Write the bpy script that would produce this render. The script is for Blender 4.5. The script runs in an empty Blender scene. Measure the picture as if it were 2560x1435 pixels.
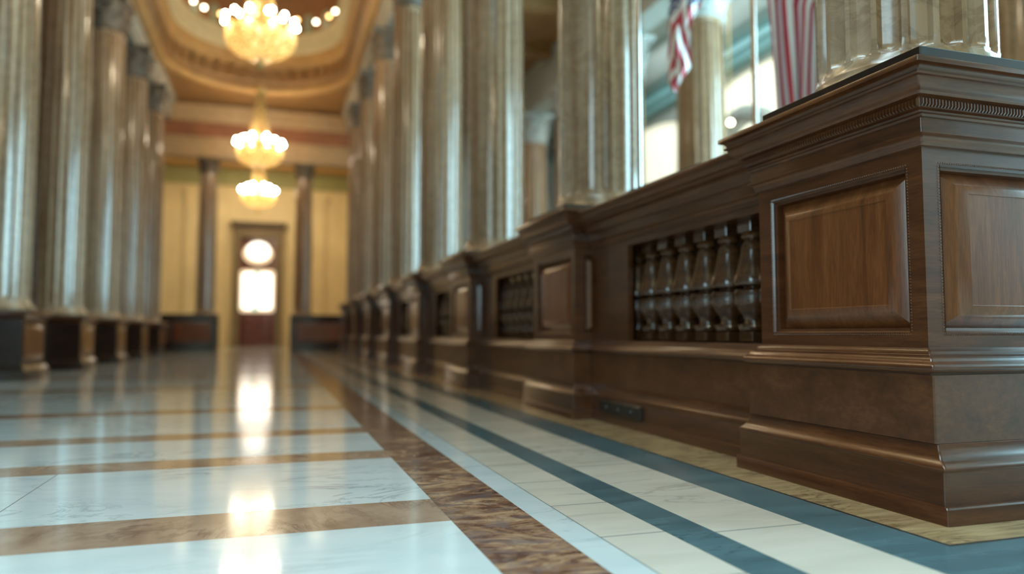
import bpy, math, random
from math import sin, cos, pi, radians, sqrt, atan, tan
from mathutils import Vector, Matrix
random.seed(7)
SC = bpy.context.scene
COL = SC.collection

# ------------------------------------------------------------------ mesh helper
class MB:
    def __init__(s): s.v = []; s.f = []; s.m = []; s.sm = []
    def add(s, vs, fs, mi=0, smooth=False):
        n = len(s.v); s.v += [tuple(p) for p in vs]
        for f in fs:
            s.f.append(tuple(i + n for i in f)); s.m.append(mi); s.sm.append(smooth)
    def box(s, x0, x1, y0, y1, z0, z1, mi=0, b=0.0):
        if b > 0:
            s.rectsweep([(-b, -b, z0), (0, 0, z0 + b), (0, 0, z1 - b), (-b, -b, z1)], x0, x1, y0, y1, mi=mi, ch=b)
            return
        s.add([(x0,y0,z0),(x1,y0,z0),(x1,y1,z0),(x0,y1,z0),(x0,y0,z1),(x1,y0,z1),(x1,y1,z1),(x0,y1,z1)],
              [(0,3,2,1),(4,5,6,7),(0,1,5,4),(1,2,6,5),(2,3,7,6),(3,0,4,7)], mi)
    def rectsweep(s, prof, x0, x1, y0, y1, mi=0, ch=0.006, caps=True):
        vs = []; q = 4 if ch > 0.0045 else (1 if ch > 0 else 0); N = 4*(q+1)
        for (dx, dy, z) in prof:
            X0, X1, Y0, Y1 = x0 - dx, x1 + dx, y0 - dy, y1 + dy
            for (cx_, cy_, a0) in ((X1-ch, Y0+ch, -pi/2), (X1-ch, Y1-ch, 0), (X0+ch, Y1-ch, pi/2), (X0+ch, Y0+ch, pi)):
                for i in range(q+1):
                    a = a0 + (pi/2*i/q if q else pi/4); k = ch if q else 0
                    vs.append((cx_+k*cos(a), cy_+k*sin(a), z))
        fs = [(r*N+i, r*N+(i+1) % N, (r+1)*N+(i+1) % N, (r+1)*N+i) for r in range(len(prof)-1) for i in range(N)]
        if caps:
            fs.append(tuple(range(N-1, -1, -1))); fs.append(tuple((len(prof)-1)*N + i for i in range(N)))
        s.add(vs, fs, mi, q == 4)
    def lathe(s, prof, seg=32, c=(0,0,0), mi=0, smooth=True, cap=True):
        vs = []; n = len(prof)
        for (r, z) in prof:
            for i in range(seg):
                a = 2*pi*i/seg; vs.append((c[0]+r*cos(a), c[1]+r*sin(a), c[2]+z))
        fs = []
        for k in range(n-1):
            for i in range(seg):
                j = (i+1) % seg
                fs.append((k*seg+i, k*seg+j, (k+1)*seg+j, (k+1)*seg+i))
        if cap:
            fs.append(tuple(range(seg-1, -1, -1))); fs.append(tuple((n-1)*seg+i for i in range(seg)))
        s.add(vs, fs, mi, smooth)
    def tube(s, pts, r, seg=8, mi=0, radii=None):
        pts = [Vector(p) for p in pts]; vs = []; n = len(pts)
        for k, p in enumerate(pts):
            t = (pts[min(k+1, n-1)] - pts[max(k-1, 0)]).normalized()
            u = t.cross(Vector((0.13, 0.37, 0.92)));
            if u.length < 1e-3: u = t.cross(Vector((1, 0, 0)))
            u.normalize(); w = t.cross(u)
            rr = radii[k] if radii else r
            for i in range(seg):
                a = 2*pi*i/seg; vs.append(p + rr*(u*cos(a) + w*sin(a)))
        fs = [(k*seg+i, k*seg+(i+1) % seg, (k+1)*seg+(i+1) % seg, (k+1)*seg+i) for k in range(n-1) for i in range(seg)]
        fs.append(tuple(range(seg-1, -1, -1))); fs.append(tuple((n-1)*seg+i for i in range(seg)))
        s.add(vs, fs, mi, True)
    def ball(s, c, r, seg=12, rings=8, mi=0, sz=1.0):
        prof = []
        for k in range(rings+1):
            a = -pi/2 + pi*k/rings
            prof.append((max(r*cos(a), 1e-4), r*sz*sin(a)))
        s.lathe(prof, seg, c, mi)
    def build(s, name, mat, parent=None, loc=None, angle=35):
        me = bpy.data.meshes.new(name); me.from_pydata(s.v, [], s.f)
        mats = mat if isinstance(mat, (list, tuple)) else [mat]
        for m in mats: me.materials.append(m)
        me.polygons.foreach_set('material_index', s.m)
        me.polygons.foreach_set('use_smooth', [True]*len(s.f) if any(s.sm) else [False]*len(s.f))
        me.update()
        if any(s.sm): me.set_sharp_from_angle(angle=radians(angle))
        o = bpy.data.objects.new(name, me); COL.objects.link(o)
        if parent is not None: o.parent = parent
        if loc: o.location = loc
        return o

def empty(name, loc=(0,0,0), rz=0):
    o = bpy.data.objects.new(name, None); COL.objects.link(o); o.location = loc; o.rotation_euler = (0,0,rz)
    o.empty_display_size = 0.2
    return o
def tag(o, label=None, cat=None, group=None, kind=None):
    if label: o['label'] = label
    if cat: o['category'] = cat
    if group: o['group'] = group
    if kind: o['kind'] = kind
    return o
KIDS = {}
def children(o): return [c for c in bpy.data.objects if c.parent == o]
def copy_tree(o, parent=None):
    c = o.copy(); COL.objects.link(c)
    if parent is not None: c.parent = parent
    for ch in children(o): copy_tree(ch, c)
    return c
def struct(mb, name, mat):
    o = mb.build(name, mat); o['kind'] = 'structure'; return o

# ------------------------------------------------------------------ materials
def newmat(name):
    m = bpy.data.materials.new(name); m.use_nodes = True
    nt = m.node_tree; b = nt.nodes['Principled BSDF']
    return m, nt, b
def ramp(nt, stops, fac):
    r = nt.nodes.new('ShaderNodeValToRGB'); cr = r.color_ramp
    while len(cr.elements) > 1: cr.elements.remove(cr.elements[-1])
    for i, (p, c) in enumerate(stops):
        e = cr.elements[0] if i == 0 else cr.elements.new(p)
        e.position = p; e.color = (c[0], c[1], c[2], 1)
    nt.links.new(fac, r.inputs['Fac']); return r
def noise(nt, scale, vec_scale, detail=5, rough=0.6, dist=0.0, rot=(0,0,0), coord='Object'):
    tc = nt.nodes.new('ShaderNodeTexCoord'); mp = nt.nodes.new('ShaderNodeMapping')
    mp.inputs['Scale'].default_value = vec_scale; mp.inputs['Rotation'].default_value = rot
    nt.links.new(tc.outputs[coord], mp.inputs['Vector'])
    n = nt.nodes.new('ShaderNodeTexNoise'); n.inputs['Scale'].default_value = scale
    n.inputs['Detail'].default_value = detail; n.inputs['Roughness'].default_value = rough
    n.inputs['Distortion'].default_value = dist
    nt.links.new(mp.outputs['Vector'], n.inputs['Vector']); return n
def bump(nt, b, h, strength, dist=0.002):
    bn = nt.nodes.new('ShaderNodeBump'); bn.inputs['Strength'].default_value = strength
    bn.inputs['Distance'].default_value = dist
    nt.links.new(h, bn.inputs['Height']); nt.links.new(bn.outputs['Normal'], b.inputs['Normal'])
def mix(nt, a, bcol, fac, mode='MIX'):
    m = nt.nodes.new('ShaderNodeMix'); m.data_type = 'RGBA'; m.blend_type = mode
    for k, s in ((6, a), (7, bcol)):
        if isinstance(s, tuple): m.inputs[k].default_value = (s[0], s[1], s[2], 1)
        else: nt.links.new(s, m.inputs[k])
    if isinstance(fac, float): m.inputs[0].default_value = fac
    else: nt.links.new(fac, m.inputs[0])
    return m.outputs[2]
def plain(name, col, rough=0.5, metal=0.0, var=0.12, scale=6.0, coat=0.0, vs=(1,1,1)):
    m, nt, b = newmat(name)
    n = noise(nt, scale, vs)
    r = ramp(nt, [(0.3, tuple(c*(1-var) for c in col)), (0.7, tuple(min(1, c*(1+var)) for c in col))], n.outputs['Fac'])
    nt.links.new(r.outputs['Color'], b.inputs['Base Color'])
    b.inputs['Roughness'].default_value = rough; b.inputs['Metallic'].default_value = metal
    b.inputs['Coat Weight'].default_value = coat; b.inputs['Coat Roughness'].default_value = 0.12
    return m
def emit(name, col, strength, sampled=True):
    m, nt, b = newmat(name)
    b.inputs['Base Color'].default_value = (*col, 1)
    b.inputs['Emission Color'].default_value = (*col, 1); b.inputs['Emission Strength'].default_value = strength
    if not sampled:
        try: m.cycles.emission_sampling = 'NONE'
        except Exception: pass
    return m
def wood(name, vs, dark, mid, light, rough=0.3, coat=0.5, coarse=3.0):
    m, nt, b = newmat(name)
    n1 = noise(nt, coarse, vs, 6, 0.6, 0.6); n2 = noise(nt, 14.0, tuple(v*1.6 for v in vs), 3, 0.7)
    r = ramp(nt, [(0.25, dark), (0.5, mid), (0.75, light)], n1.outputs['Fac'])
    r2 = ramp(nt, [(0.35, (0.62,0.6,0.58)), (0.65, (1.1,1.1,1.1))], n2.outputs['Fac'])
    nt.links.new(mix(nt, r.outputs['Color'], r2.outputs['Color'], 0.75, 'MULTIPLY'), b.inputs['Base Color'])
    b.inputs['Roughness'].default_value = rough
    b.inputs['Coat Weight'].default_value = coat; b.inputs['Coat Roughness'].default_value = 0.14
    bump(nt, b, n2.outputs['Fac'], 0.12, 0.001)
    return m
def marble(name, base, vein, tint, rough=0.1, vscale=1.6, vs=(1,1,1), lo=0.47, hi=0.53, rot=(0,0,0.6), amount=0.7, dist=1.6):
    m, nt, b = newmat(name)
    n = noise(nt, vscale, vs, 8, 0.62, dist, rot)
    # thin veins where the noise crosses its middle value
    r = ramp(nt, [(lo, (0,0,0)), (0.5, (1,1,1)), (hi, (0,0,0))], n.outputs['Fac'])
    c = noise(nt, vscale*1.7, vs, 5, 0.6, 0.4, rot)
    cl = ramp(nt, [(0.3, tint), (0.65, base)], c.outputs['Fac'])
    k = noise(nt, vscale*0.9, (1,1,1), 2, 0.5)
    kr = ramp(nt, [(0.42, (0,0,0)), (0.62, (amount,)*3)], k.outputs['Fac'])
    mul = nt.nodes.new('ShaderNodeMath'); mul.operation = 'MULTIPLY'
    nt.links.new(r.outputs['Color'], mul.inputs[0]); nt.links.new(kr.outputs['Color'], mul.inputs[1])
    nt.links.new(mix(nt, cl.outputs['Color'], vein, mul.outputs[0]), b.inputs['Base Color'])
    b.inputs['Roughness'].default_value = rough
    b.inputs['Specular IOR Level'].default_value = 0.6
    return m

W_D, W_M, W_L = (0.048,0.013,0.0035), (0.098,0.029,0.008), (0.15,0.048,0.014)
M_wood = wood('walnut_moulding', (0.8,0.8,9), W_D, W_M, W_L)
M_woodv = wood('walnut_panel', (9,9,0.7), (0.08,0.022,0.006), (0.175,0.052,0.014), (0.27,0.092,0.028), 0.28, 0.5, 2.0)
M_woodb = wood('walnut_block', (2,2,3), (0.065,0.019,0.005), (0.115,0.037,0.010), (0.16,0.056,0.016), 0.36, 0.35)
M_bal = wood('glossy_walnut', (1,1,6), (0.035,0.013,0.005), (0.09,0.034,0.012), (0.14,0.056,0.02), 0.14, 1.0)
M_dark = wood('dark_walnut', (1,1,6), (0.012,0.006,0.004), (0.03,0.013,0.008), (0.05,0.02,0.011), 0.25, 0.5)
M_white = marble('white_marble', (0.62,0.66,0.66), (0.20,0.25,0.27), (0.52,0.58,0.59), 0.09, 1.3, (1,2.2,1), 0.475, 0.525)
M_cream = marble('cream_marble', (0.66,0.585,0.49), (0.26,0.25,0.22), (0.56,0.495,0.41), 0.12, 1.2, (0.8,3.2,1), 0.478, 0.522, (0,0,0.9), 0.55, 0.8)
M_green = marble('green_slate_marble', (0.095,0.165,0.185), (0.02,0.04,0.05), (0.055,0.105,0.12), 0.16, 2.0, (0.6,4,1), 0.475, 0.525, (0,0,0.12), 0.85)
def granite():
    m, nt, b = newmat('brown_granite')
    n = noise(nt, 6.0, (1,1.9,1), 10, 0.72, 1.8, (0,0,0.35)); n2 = noise(nt, 3.2, (1,1.8,1), 5, 0.6, 1.0, (0,0,0.5))
    r = ramp(nt, [(0.30, (0.05,0.028,0.025)), (0.43, (0.16,0.075,0.05)), (0.52, (0.34,0.20,0.12)), (0.62, (0.50,0.35,0.22)), (0.8, (0.25,0.14,0.09))], n.outputs['Fac'])
    r2 = ramp(nt, [(0.35, (0.5,0.36,0.33)), (0.6, (1.1,1.05,1.0))], n2.outputs['Fac'])
    n3 = noise(nt, 5.0, (1,2.4,1), 7, 0.7, 2.2, (0,0,0.15)); r3 = ramp(nt, [(0.50, (0,0,0)), (0.62, (0.75,0.75,0.75))], n3.outputs['Fac'])
    base = mix(nt, r.outputs['Color'], r2.outputs['Color'], 0.8, 'MULTIPLY')
    nt.links.new(mix(nt, base, (0.17,0.125,0.125), r3.outputs['Color']), b.inputs['Base Color'])
    b.inputs['Roughness'].default_value = 0.14; return m
M_gran = granite()
M_tan = marble('tan_marble', (0.47,0.32,0.165), (0.07,0.04,0.02), (0.30,0.19,0.09), 0.2, 4.0, (0.8,4,1), 0.44, 0.56, (0,0,0.2))
M_band = marble('salmon_stone', (0.42,0.285,0.20), (0.11,0.06,0.045), (0.27,0.16,0.105), 0.12, 2.6, (1.6,1,1), 0.46, 0.54, (0,0,-0.7), 0.8)
M_seam = plain('grout', (0.12,0.10,0.08), 0.4)
M_edge = plain('bronze_edge', (0.025,0.02,0.016), 0.35)
M_dot = plain('seam_faint', (0.20,0.21,0.20), 0.25)

def colmat(name, a, b_, c, rough=0.2):
    m, nt, b = newmat(name)
    n = noise(nt, 3.0, (3,3,0.22), 4, 0.5, 0.4); n2 = noise(nt, 4.0, (1,1,1.4), 6, 0.6, 1.6)
    r = ramp(nt, [(0.3, a), (0.5, b_), (0.7, c)], n.outputs['Fac'])
    r2 = ramp(nt, [(0.44, (1,1,1)), (0.5, (0.55,0.5,0.45)), (0.56, (1,1,1))], n2.outputs['Fac'])
    nt.links.new(mix(nt, r.outputs['Color'], r2.outputs['Color'], 0.55, 'MULTIPLY'), b.inputs['Base Color'])
    b.inputs['Roughness'].default_value = rough
    b.inputs['Coat Weight'].default_value = 0.5; b.inputs['Coat Roughness'].default_value = 0.1
    return m
M_col = colmat('column_marble', (0.25,0.135,0.064), (0.37,0.232,0.135), (0.46,0.325,0.215))
M_cap = plain('capital_stone', (0.115,0.085,0.06), 0.6, var=0.4, scale=12)
M_lcap = plain('pale_capital_stone', (0.36,0.37,0.34), 0.6, var=0.3, scale=12)
M_ent = plain('entablature_stone', (0.36,0.33,0.27), 0.5, var=0.15, scale=2)
M_gold = plain('ochre_gilt_plaster', (0.50,0.30,0.115), 0.42, var=0.15, scale=2)
M_brown = plain('brown_gilt_plaster', (0.30,0.16,0.06), 0.45, var=0.2, scale=2)
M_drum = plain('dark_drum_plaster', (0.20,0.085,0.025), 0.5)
M_pale = plain('pale_cornice_plaster', (0.66,0.58,0.36), 0.5)
M_niche = plain('grey_green_niche', (0.24,0.27,0.20), 0.6)
M_beam = plain('beam_stone', (0.42,0.28,0.15), 0.5)
M_rust = plain('rust_frieze', (0.26,0.10,0.045), 0.5, var=0.3, scale=3)
M_yel = plain('ochre_wall_plaster', (0.66,0.55,0.32), 0.55, var=0.1, scale=1)
M_warm = plain('warm_tan_plaster', (0.36,0.23,0.12), 0.5)
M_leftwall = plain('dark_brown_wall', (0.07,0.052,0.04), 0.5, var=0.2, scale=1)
M_aisle = plain('grey_plaster', (0.38,0.40,0.36), 0.6, var=0.1, scale=1)
M_teal = plain('daylight_tinted_moulding', (0.22,0.42,0.43), 0.5)  # teal of reflected daylight put into the base colour
M_brass = plain('brass', (0.60,0.36,0.12), 0.25, 0.9, var=0.1)
M_pole = plain('varnished_pole', (0.42,0.20,0.07), 0.22, 0.0, var=0.15, coat=0.8)
M_casing = plain('door_casing_stone', (0.20,0.15,0.085), 0.5)
M_door = plain('red_brown_door', (0.11,0.02,0.008), 0.35, var=0.2, coat=0.4)
M_glow = emit('daylit_glass', (1.0,0.94,0.84), 2.0)
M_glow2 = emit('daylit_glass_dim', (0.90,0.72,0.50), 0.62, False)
M_cyan = emit('cyan_window_glass', (0.46,0.84,1.0), 24.0)
M_cyanf = emit('dim_cyan_window_glass', (0.42,0.80,0.95), 1.0)
M_cyanl = emit('added_left_glass', (0.62,0.89,1.0), 5.0)
M_cream_glow = emit('cream_wall_glow', (0.92,0.90,0.72), 0.74)  # emission stands in for the brightly lit cream aisle wall
M_bulb = emit('lamp_bulb', (1.0,0.86,0.60), 88.0)
M_lamp = emit('amber_globe', (1.0,0.58,0.20), 7.0, False)
M_lampw = emit('white_globe', (1.0,0.85,0.60), 11.0, False)
M_teal_g = emit('teal_stained_glass', (0.05,0.50,0.55), 0.6, False)
M_red_g = emit('amber_stained_glass', (0.9,0.30,0.08), 0.7, False)
def crystal():
    m, nt, b = newmat('amber_crystal')
    n = noise(nt, 14, (1,1,2.5), 4, 0.7)
    r = ramp(nt, [(0.38, (0.22,0.12,0.03)), (0.5, (0.62,0.42,0.14)), (0.62, (0.95,0.82,0.48))], n.outputs['Fac'])
    nt.links.new(r.outputs['Color'], b.inputs['Base Color'])
    b.inputs['Roughness'].default_value = 0.15
    tr = nt.nodes.new('ShaderNodeBsdfTranslucent'); nt.links.new(r.outputs['Color'], tr.inputs['Color'])
    mx = nt.nodes.new('ShaderNodeMixShader'); mx.inputs[0].default_value = 0.25
    out = nt.nodes['Material Output']
    nt.links.new(b.outputs[0], mx.inputs[1]); nt.links.new(tr.outputs[0], mx.inputs[2]); nt.links.new(mx.outputs[0], out.inputs['Surface'])
    return m
M_crys = crystal()

# ------------------------------------------------------------------ camera
f_px, CH = 1850.0, 0.5
phi = atan(117.5/f_px); al = atan(597/f_px*cos(phi))
cd = bpy.data.cameras.new('camera'); cam = bpy.data.objects.new('camera', cd); COL.objects.link(cam)
cam.location = (0, 0, CH)
cam.rotation_euler = (pi/2 + phi, 0, -al)
cd.sensor_width = 36; cd.lens = f_px/2560*36; cd.sensor_fit = 'HORIZONTAL'
cd.dof.use_dof = True; cd.dof.focus_distance = 2.15; cd.dof.aperture_fstop = 0.95
cd.clip_start = 0.05; cd.clip_end = 200
SC.camera = cam

# ------------------------------------------------------------------ FLOOR (inlaid, one slab, one quad per stone)
YB, YE = -6.0, 22.5
def floor_cells():
    xs = {-5.0, -3.25, -3.03, -2.28, 0.465, 0.685, 0.775, 0.779, 0.955, 1.075, 1.345, 1.528, 1.54, 6.5, 10.0}
    ys = {YB, YE+8.6, 1.16, 1.378, 1.39, 1.345}
    bands = [(-2.4,-2.1),(-1.0,-0.72),(0.35,0.62),(1.975,2.25),(3.04,3.25),(3.84,4.07),(5.09,5.36),(7.3,7.62),(9.2,9.6),(11.4,11.9),(13.8,14.3),(16.4,17.0),(19.2,19.9)]
    for a, b in bands: ys |= {a, b}
    seam = [1.7+0.345*i for i in range(-12, 30)]
    for y in seam: ys |= {y, y+0.006}
    big = [-1.0, 0.3, 1.655, 2.62, 3.75, 5.0, 6.3, 7.6]
    for y in big: ys |= {y, y+0.006}
    xs |= {-0.724, -0.720, -2.0, -1.996}
    ys |= {12.2, 15.0}
    xs, ys = sorted(xs), sorted(ys)
    mb = MB()
    for i in range(len(xs)-1):
        for j in range(len(ys)-1):
            if xs[i+1]-xs[i] < 1e-6 or ys[j+1]-ys[j] < 1e-6: continue
            cx, cy = (xs[i]+xs[i+1])/2, (ys[j]+ys[j+1])/2
            inb = any(a < cy < b for a, b in bands)
            sm = any(y < cy < y+0.006 for y in seam); bg = any(y < cy < y+0.006 for y in big)
            if cx < -3.25: m = 0
            elif cx < -3.03: m = 3
            elif cx < 0.465:
                m = 5 if inb else 0
                if not inb and (-0.724 < cx < -0.72 and 2.25 < cy < 3.04 or -2.0 < cx < -1.996 and 3.25 < cy < 12): m = 8
            elif cx < 0.685: m = 1
            elif cx < 0.775: m = 0
            elif cx < 0.779: m = 8
            elif cx < 0.955: m = 8 if sm else 2
            elif cx < 1.075: m = 3
            elif cx < 1.345: m = (8 if bg else 2)
            elif cy < 1.16: m = 2
            elif cx < 1.528: m = 3
            elif cy < 1.378: m = 3
            elif cx < 1.54: m = 7
            elif cy < 1.39: m = 7
            elif cx < 6.5: m = 4
            else: m = 0
            mb.add([(xs[i],ys[j],0),(xs[i+1],ys[j],0),(xs[i+1],ys[j+1],0),(xs[i],ys[j+1],0)], [(0,1,2,3)], m)
    return mb
fl = floor_cells()
fl.box(-5, 10, YB, YE+8.6, -0.15, -0.01, 0)
struct(fl, 'floor', [M_white, M_gran, M_cream, M_green, M_tan, M_band, M_seam, M_edge, M_dot])

# ------------------------------------------------------------------ PEDESTAL
PX0, PX1 = 1.73, 2.53
PY0, PY1 = 1.605, 2.34
PC = ((PX0+PX1)/2, (PY0+PY1)/2)
HX, HY = (PX1-PX0)/2, (PY1-PY0)/2
def P(rows, kx=1.0, ky=1.0):   # rows given as (offset, z); x offset, y offset
    return [(o*kx, o*ky, z) for o, z in rows]
def arc(o0, z0, o1, z1, bulge, n=6):  # moulding between two points, bulge>0 convex
    out = []
    dx, dz = o1-o0, z1-z0; L = sqrt(dx*dx+dz*dz) or 1
    nx, nz = dz/L, -dx/L
    for i in range(n+1):
        t = i/n; h = bulge*4*t*(1-t)
        out.append((o0+dx*t+nx*h, z0+dz*t+nz*h))
    return out
base_rows = [(0.095,0.0),(0.095,0.043),(0.091,0.047),(0.081,0.048),(0.081,0.135)] + arc(0.083,0.137,0.080,0.152,0.004,3) + arc(0.076,0.156,0.046,0.203,-0.008,8) + [(0.040,0.205)]
block_rows = [(0.042,0.205),(0.042,0.388)]
ledge_rows = [(0.034,0.388),(0.034,0.393),(0.050,0.396)] + arc(0.050,0.396,0.050,0.420,0.008,6) + [(0.046,0.422),(0.040,0.424)] + arc(0.038,0.426,0.022,0.438,0.004,4) + [(0.022,0.442),(0.016,0.444),(0.014,0.452),(0.004,0.460),(0.0,0.462)]
body_z = (0.46, 1.03)
corn1 = [(0.0,1.028),(0.010,1.030),(0.012,1.036)] + arc(0.014,1.038,0.028,1.058,-0.004,4) + [(0.034,1.060),(0.034,1.066),(0.024,1.068),(0.024,1.104),(0.030,1.106),(0.034,1.112),(0.030,1.118)]
corn2 = [(0.026,1.118),(0.028,1.124),(0.040,1.128),(0.040,1.158),(0.056,1.160),(0.058,1.166)] + arc(0.060,1.168,0.082,1.200,0.004,5) + [(0.090,1.202),(0.092,1.208)] + arc(0.084,1.211,0.098,1.228,-0.004,4) + [(0.106,1.230),(0.106,1.243),(0.104,1.246)]
KX = 0.92
def frame_panel(mb_frame, w, h, mat4, t=0.03, ml=0.075, mr=0.075, mt=0.05, mbm=0.045):
    """front frame lying in local XZ plane, facing -Y: outer w x h with opening; returns opening rect"""
    x0, x1, z0, z1 = ml, w-mr, mbm, h-mt
    def q(a, b, c, d): # x0,x1,z0,z1 slab
        vs = [(a,0,c),(b,0,c),(b,0,d),(a,0,d),(a,t,c),(b,t,c),(b,t,d),(a,t,d)]
        mb_frame.add([mat4 @ Vector(v) for v in vs], [(0,1,2,3),(5,4,7,6),(4,0,3,7),(1,5,6,2),(3,2,6,7),(4,5,1,0)], 0)
    q(0, x0, 0, h); q(x1, w, 0, h); q(x0, x1, 0, z0); q(x0, x1, z1, h)
    # stepped inner moulding
    s = 0.010
    def ring(e0, y0, e1, y1):
        a = [(x0+e0,y0,z0+e0),(x1-e0,y0,z0+e0),(x1-e0,y0,z1-e0),(x0+e0,y0,z1-e0)]
        b = [(x0+e1,y1,z0+e1),(x1-e1,y1,z0+e1),(x1-e1,y1,z1-e1),(x0+e1,y1,z1-e1)]
        mb_frame.add([mat4 @ Vector(v) for v in a+b], [(i,(i+1)%4,4+(i+1)%4,4+i) for i in range(4)], 0)
    ring(-0.001, -0.001, 0.004, 0.004); ring(0.004, 0.004, 0.004, 0.012); ring(0.004, 0.012, 0.012, 0.014); ring(0.012, 0.014, 0.014, t)
    return x0, x1, z0, z1
def raised_panel(mb, rect, mat4, g=0.014, bw=0.066, depth=0.038, rise=0.034, kx=1.0):
    x0, x1, z0, z1 = rect; x0 += g; x1 -= g; z0 += g; z1 -= g
    rows = []
    n = 8
    for i in range(n+1):
        t = i/n; e = bw*t
        y = depth - rise*(0.35*t+0.65*sin(t*pi/2))
        rows.append((e, y))
    rows.append((bw+0.002, depth-rise+0.003))
    vs = []
    for (e, y) in rows:
        f = e*kx; vs += [(x0+f,y,z0+e),(x1-f,y,z0+e),(x1-f,y,z1-e),(x0+f,y,z1-e)]
    fs = [(r*4+i, r*4+(i+1)%4, (r+1)*4+(i+1)%4, (r+1)*4+i) for r in range(len(rows)-1) for i in range(4)]
    k = (len(rows)-1)*4; fs.append((k,k+1,k+2,k+3))
    mb.add([mat4 @ Vector(v) for v in vs], fs, 0, True)
def beads(mb, rect, mat4, step=0.0085, r=0.0028, y=0.0):
    x0, x1, z0, z1 = rect
    def line(p, q):
        L = sqrt((q[0]-p[0])**2+(q[1]-p[1])**2); n = int(L/step)
        for i in range(n):
            t = (i+0.5)/n; c = (p[0]+(q[0]-p[0])*t, y, p[1]+(q[1]-p[1])*t)
            vs = [(c[0]-r,c[1],c[2]-r),(c[0]+r,c[1],c[2]-r),(c[0]+r,c[1],c[2]+r),(c[0]-r,c[1],c[2]+r),(c[0],c[1]-r*1.1,c[2])]
            mb.add([mat4 @ Vector(v) for v in vs], [(0,1,4),(1,2,4),(2,3,4),(3,0,4)], 0, False)
    e = 0.006
    line((x0-e,z0-e),(x1+e,z0-e)); line((x0-e,z1+e),(x1+e,z1+e)); line((x0-e,z0),(x0-e,z1)); line((x1+e,z0),(x1+e,z1))

def make_pedestal():
    root = empty('pedestal', (0,0,0))
    x0, x1, y0, y1 = -HX, HX, -HY, HY
    m = MB(); m.rectsweep([(o*0.6, o*1.0, z) for o, z in base_rows], x0, x1, y0, y1); m.build('base_moulding', M_wood, root)
    m = MB(); m.rectsweep([(o*0.75, o, z) for o, z in block_rows], x0, x1, y0, y1, ch=0.004); m.build('base_block', M_woodb, root)
    m = MB(); m.rectsweep([(o*0.85, o, z) for o, z in ledge_rows], x0, x1, y0, y1); m.build('ledge_moulding', M_wood, root)
    # body: core + frames on four faces with recessed raised panels
    t = 0.038; h = body_z[1]-body_z[0]
    m = MB(); m.box(x0+t+0.002, x1-t-0.002, y0+t+0.002, y1-t-0.002, body_z[0], body_z[1])
    pm = []
    fr = MB()
    fr.add(m.v, m.f, 0)
    faces = [(Matrix.Translation((x0, y0, body_z[0])), x1-x0, 'front'),
             (Matrix.Translation((x0, y1-t, body_z[0])) @ Matrix.Rotation(-pi/2, 4, 'Z'), y1-y0-2*t, 'hall'),
             (Matrix.Translation((x1, y0+t, body_z[0])) @ Matrix.Rotation(pi/2, 4, 'Z'), y1-y0-2*t, 'aisle'),
             (Matrix.Translation((x1, y1, body_z[0])) @ Matrix.Rotation(pi, 4, 'Z'), x1-x0, 'rear')]
    bd = MB(); rects = []
    for mt, w, nm in faces:
        ml, mr = (0.075-t, 0.060-t) if nm == 'hall' else (0.065-t, 0.065-t) if nm == 'aisle' else (0.065, 0.065)
        r = frame_panel(fr, w, h, mt, t, ml, mr); rects.append((r, mt))
        beads(bd, r, mt)
    bdy = fr.build('body', M_wood, root)
    for pi_, (r, mt) in enumerate(rects):
        pb = MB(); raised_panel(pb, r, mt, bw=0.066 if pi_ in (1, 2) else 0.062, kx=1.0 if pi_ in (1, 2) else 1.5); pb.build('raised_panel', M_woodv, bdy, angle=30)
    bd.build('beading', M_wood, bdy)
    m = MB(); m.rectsweep([(o*KX, o*KX, z) for o, z in corn1], x0, x1, y0, y1)
    m.build('neck_moulding', M_wood, root)
    m = MB(); m.rectsweep([(o*1.04, o*0.95, z) for o, z in corn2], x0, x1, y0, y1); cor = m.build('cornice', M_wood, root)
    # reeded band under the cornice
    m = MB(); o = 0.040
    X0, X1, Y0, Y1 = x0-o*1.04, x1+o*1.04, y0-o*0.95, y1+o*0.95
    za, zb = 1.130, 1.157
    def reed(px, py, tx, ty, nx, ny):
        w = 0.0042; d = 0.0075
        vs = []
        for z, k in ((za,0.2),(za+0.006,1),(zb-0.006,1),(zb,0.2)):
            vs += [(px-tx*w, py-ty*w, z), (px-tx*w*.5+nx*d*k, py-ty*w*.5+ny*d*k, z), (px+tx*w*.5+nx*d*k, py+ty*w*.5+ny*d*k, z), (px+tx*w, py+ty*w, z)]
        fs = [(r*4+i, r*4+i+1, (r+1)*4+i+1, (r+1)*4+i) for r in range(3) for i in range(3)]
        m.add(vs, fs, 0, True)
    n = int((Y1-Y0)/0.0115)
    for i in range(n):
        y = Y0+(i+.5)*(Y1-Y0)/n; reed(X0, y, 0, 1, -1, 0); reed(X1, y, 0, -1, 1, 0)
    n = int((X1-X0)/0.0115)
    for i in range(n):
        x = X0+(i+.5)*(X1-X0)/n; reed(x, Y0, -1, 0, 0, -1)
    m.build('reeded_band', M_wood, cor)
    # top slab, stepped back at its far end
    m = MB(); e = 0.098
    m.box(x0-e, x1+e, y0-e, y0+0.575, 1.244, 1.272, 0, 0.003)
    m.box(x0+0.075, x1+e, y0+0.575, y1+0.06, 1.244, 1.272, 0, 0.003)
    m.build('top_slab', M_dark, root)
    return root

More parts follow.
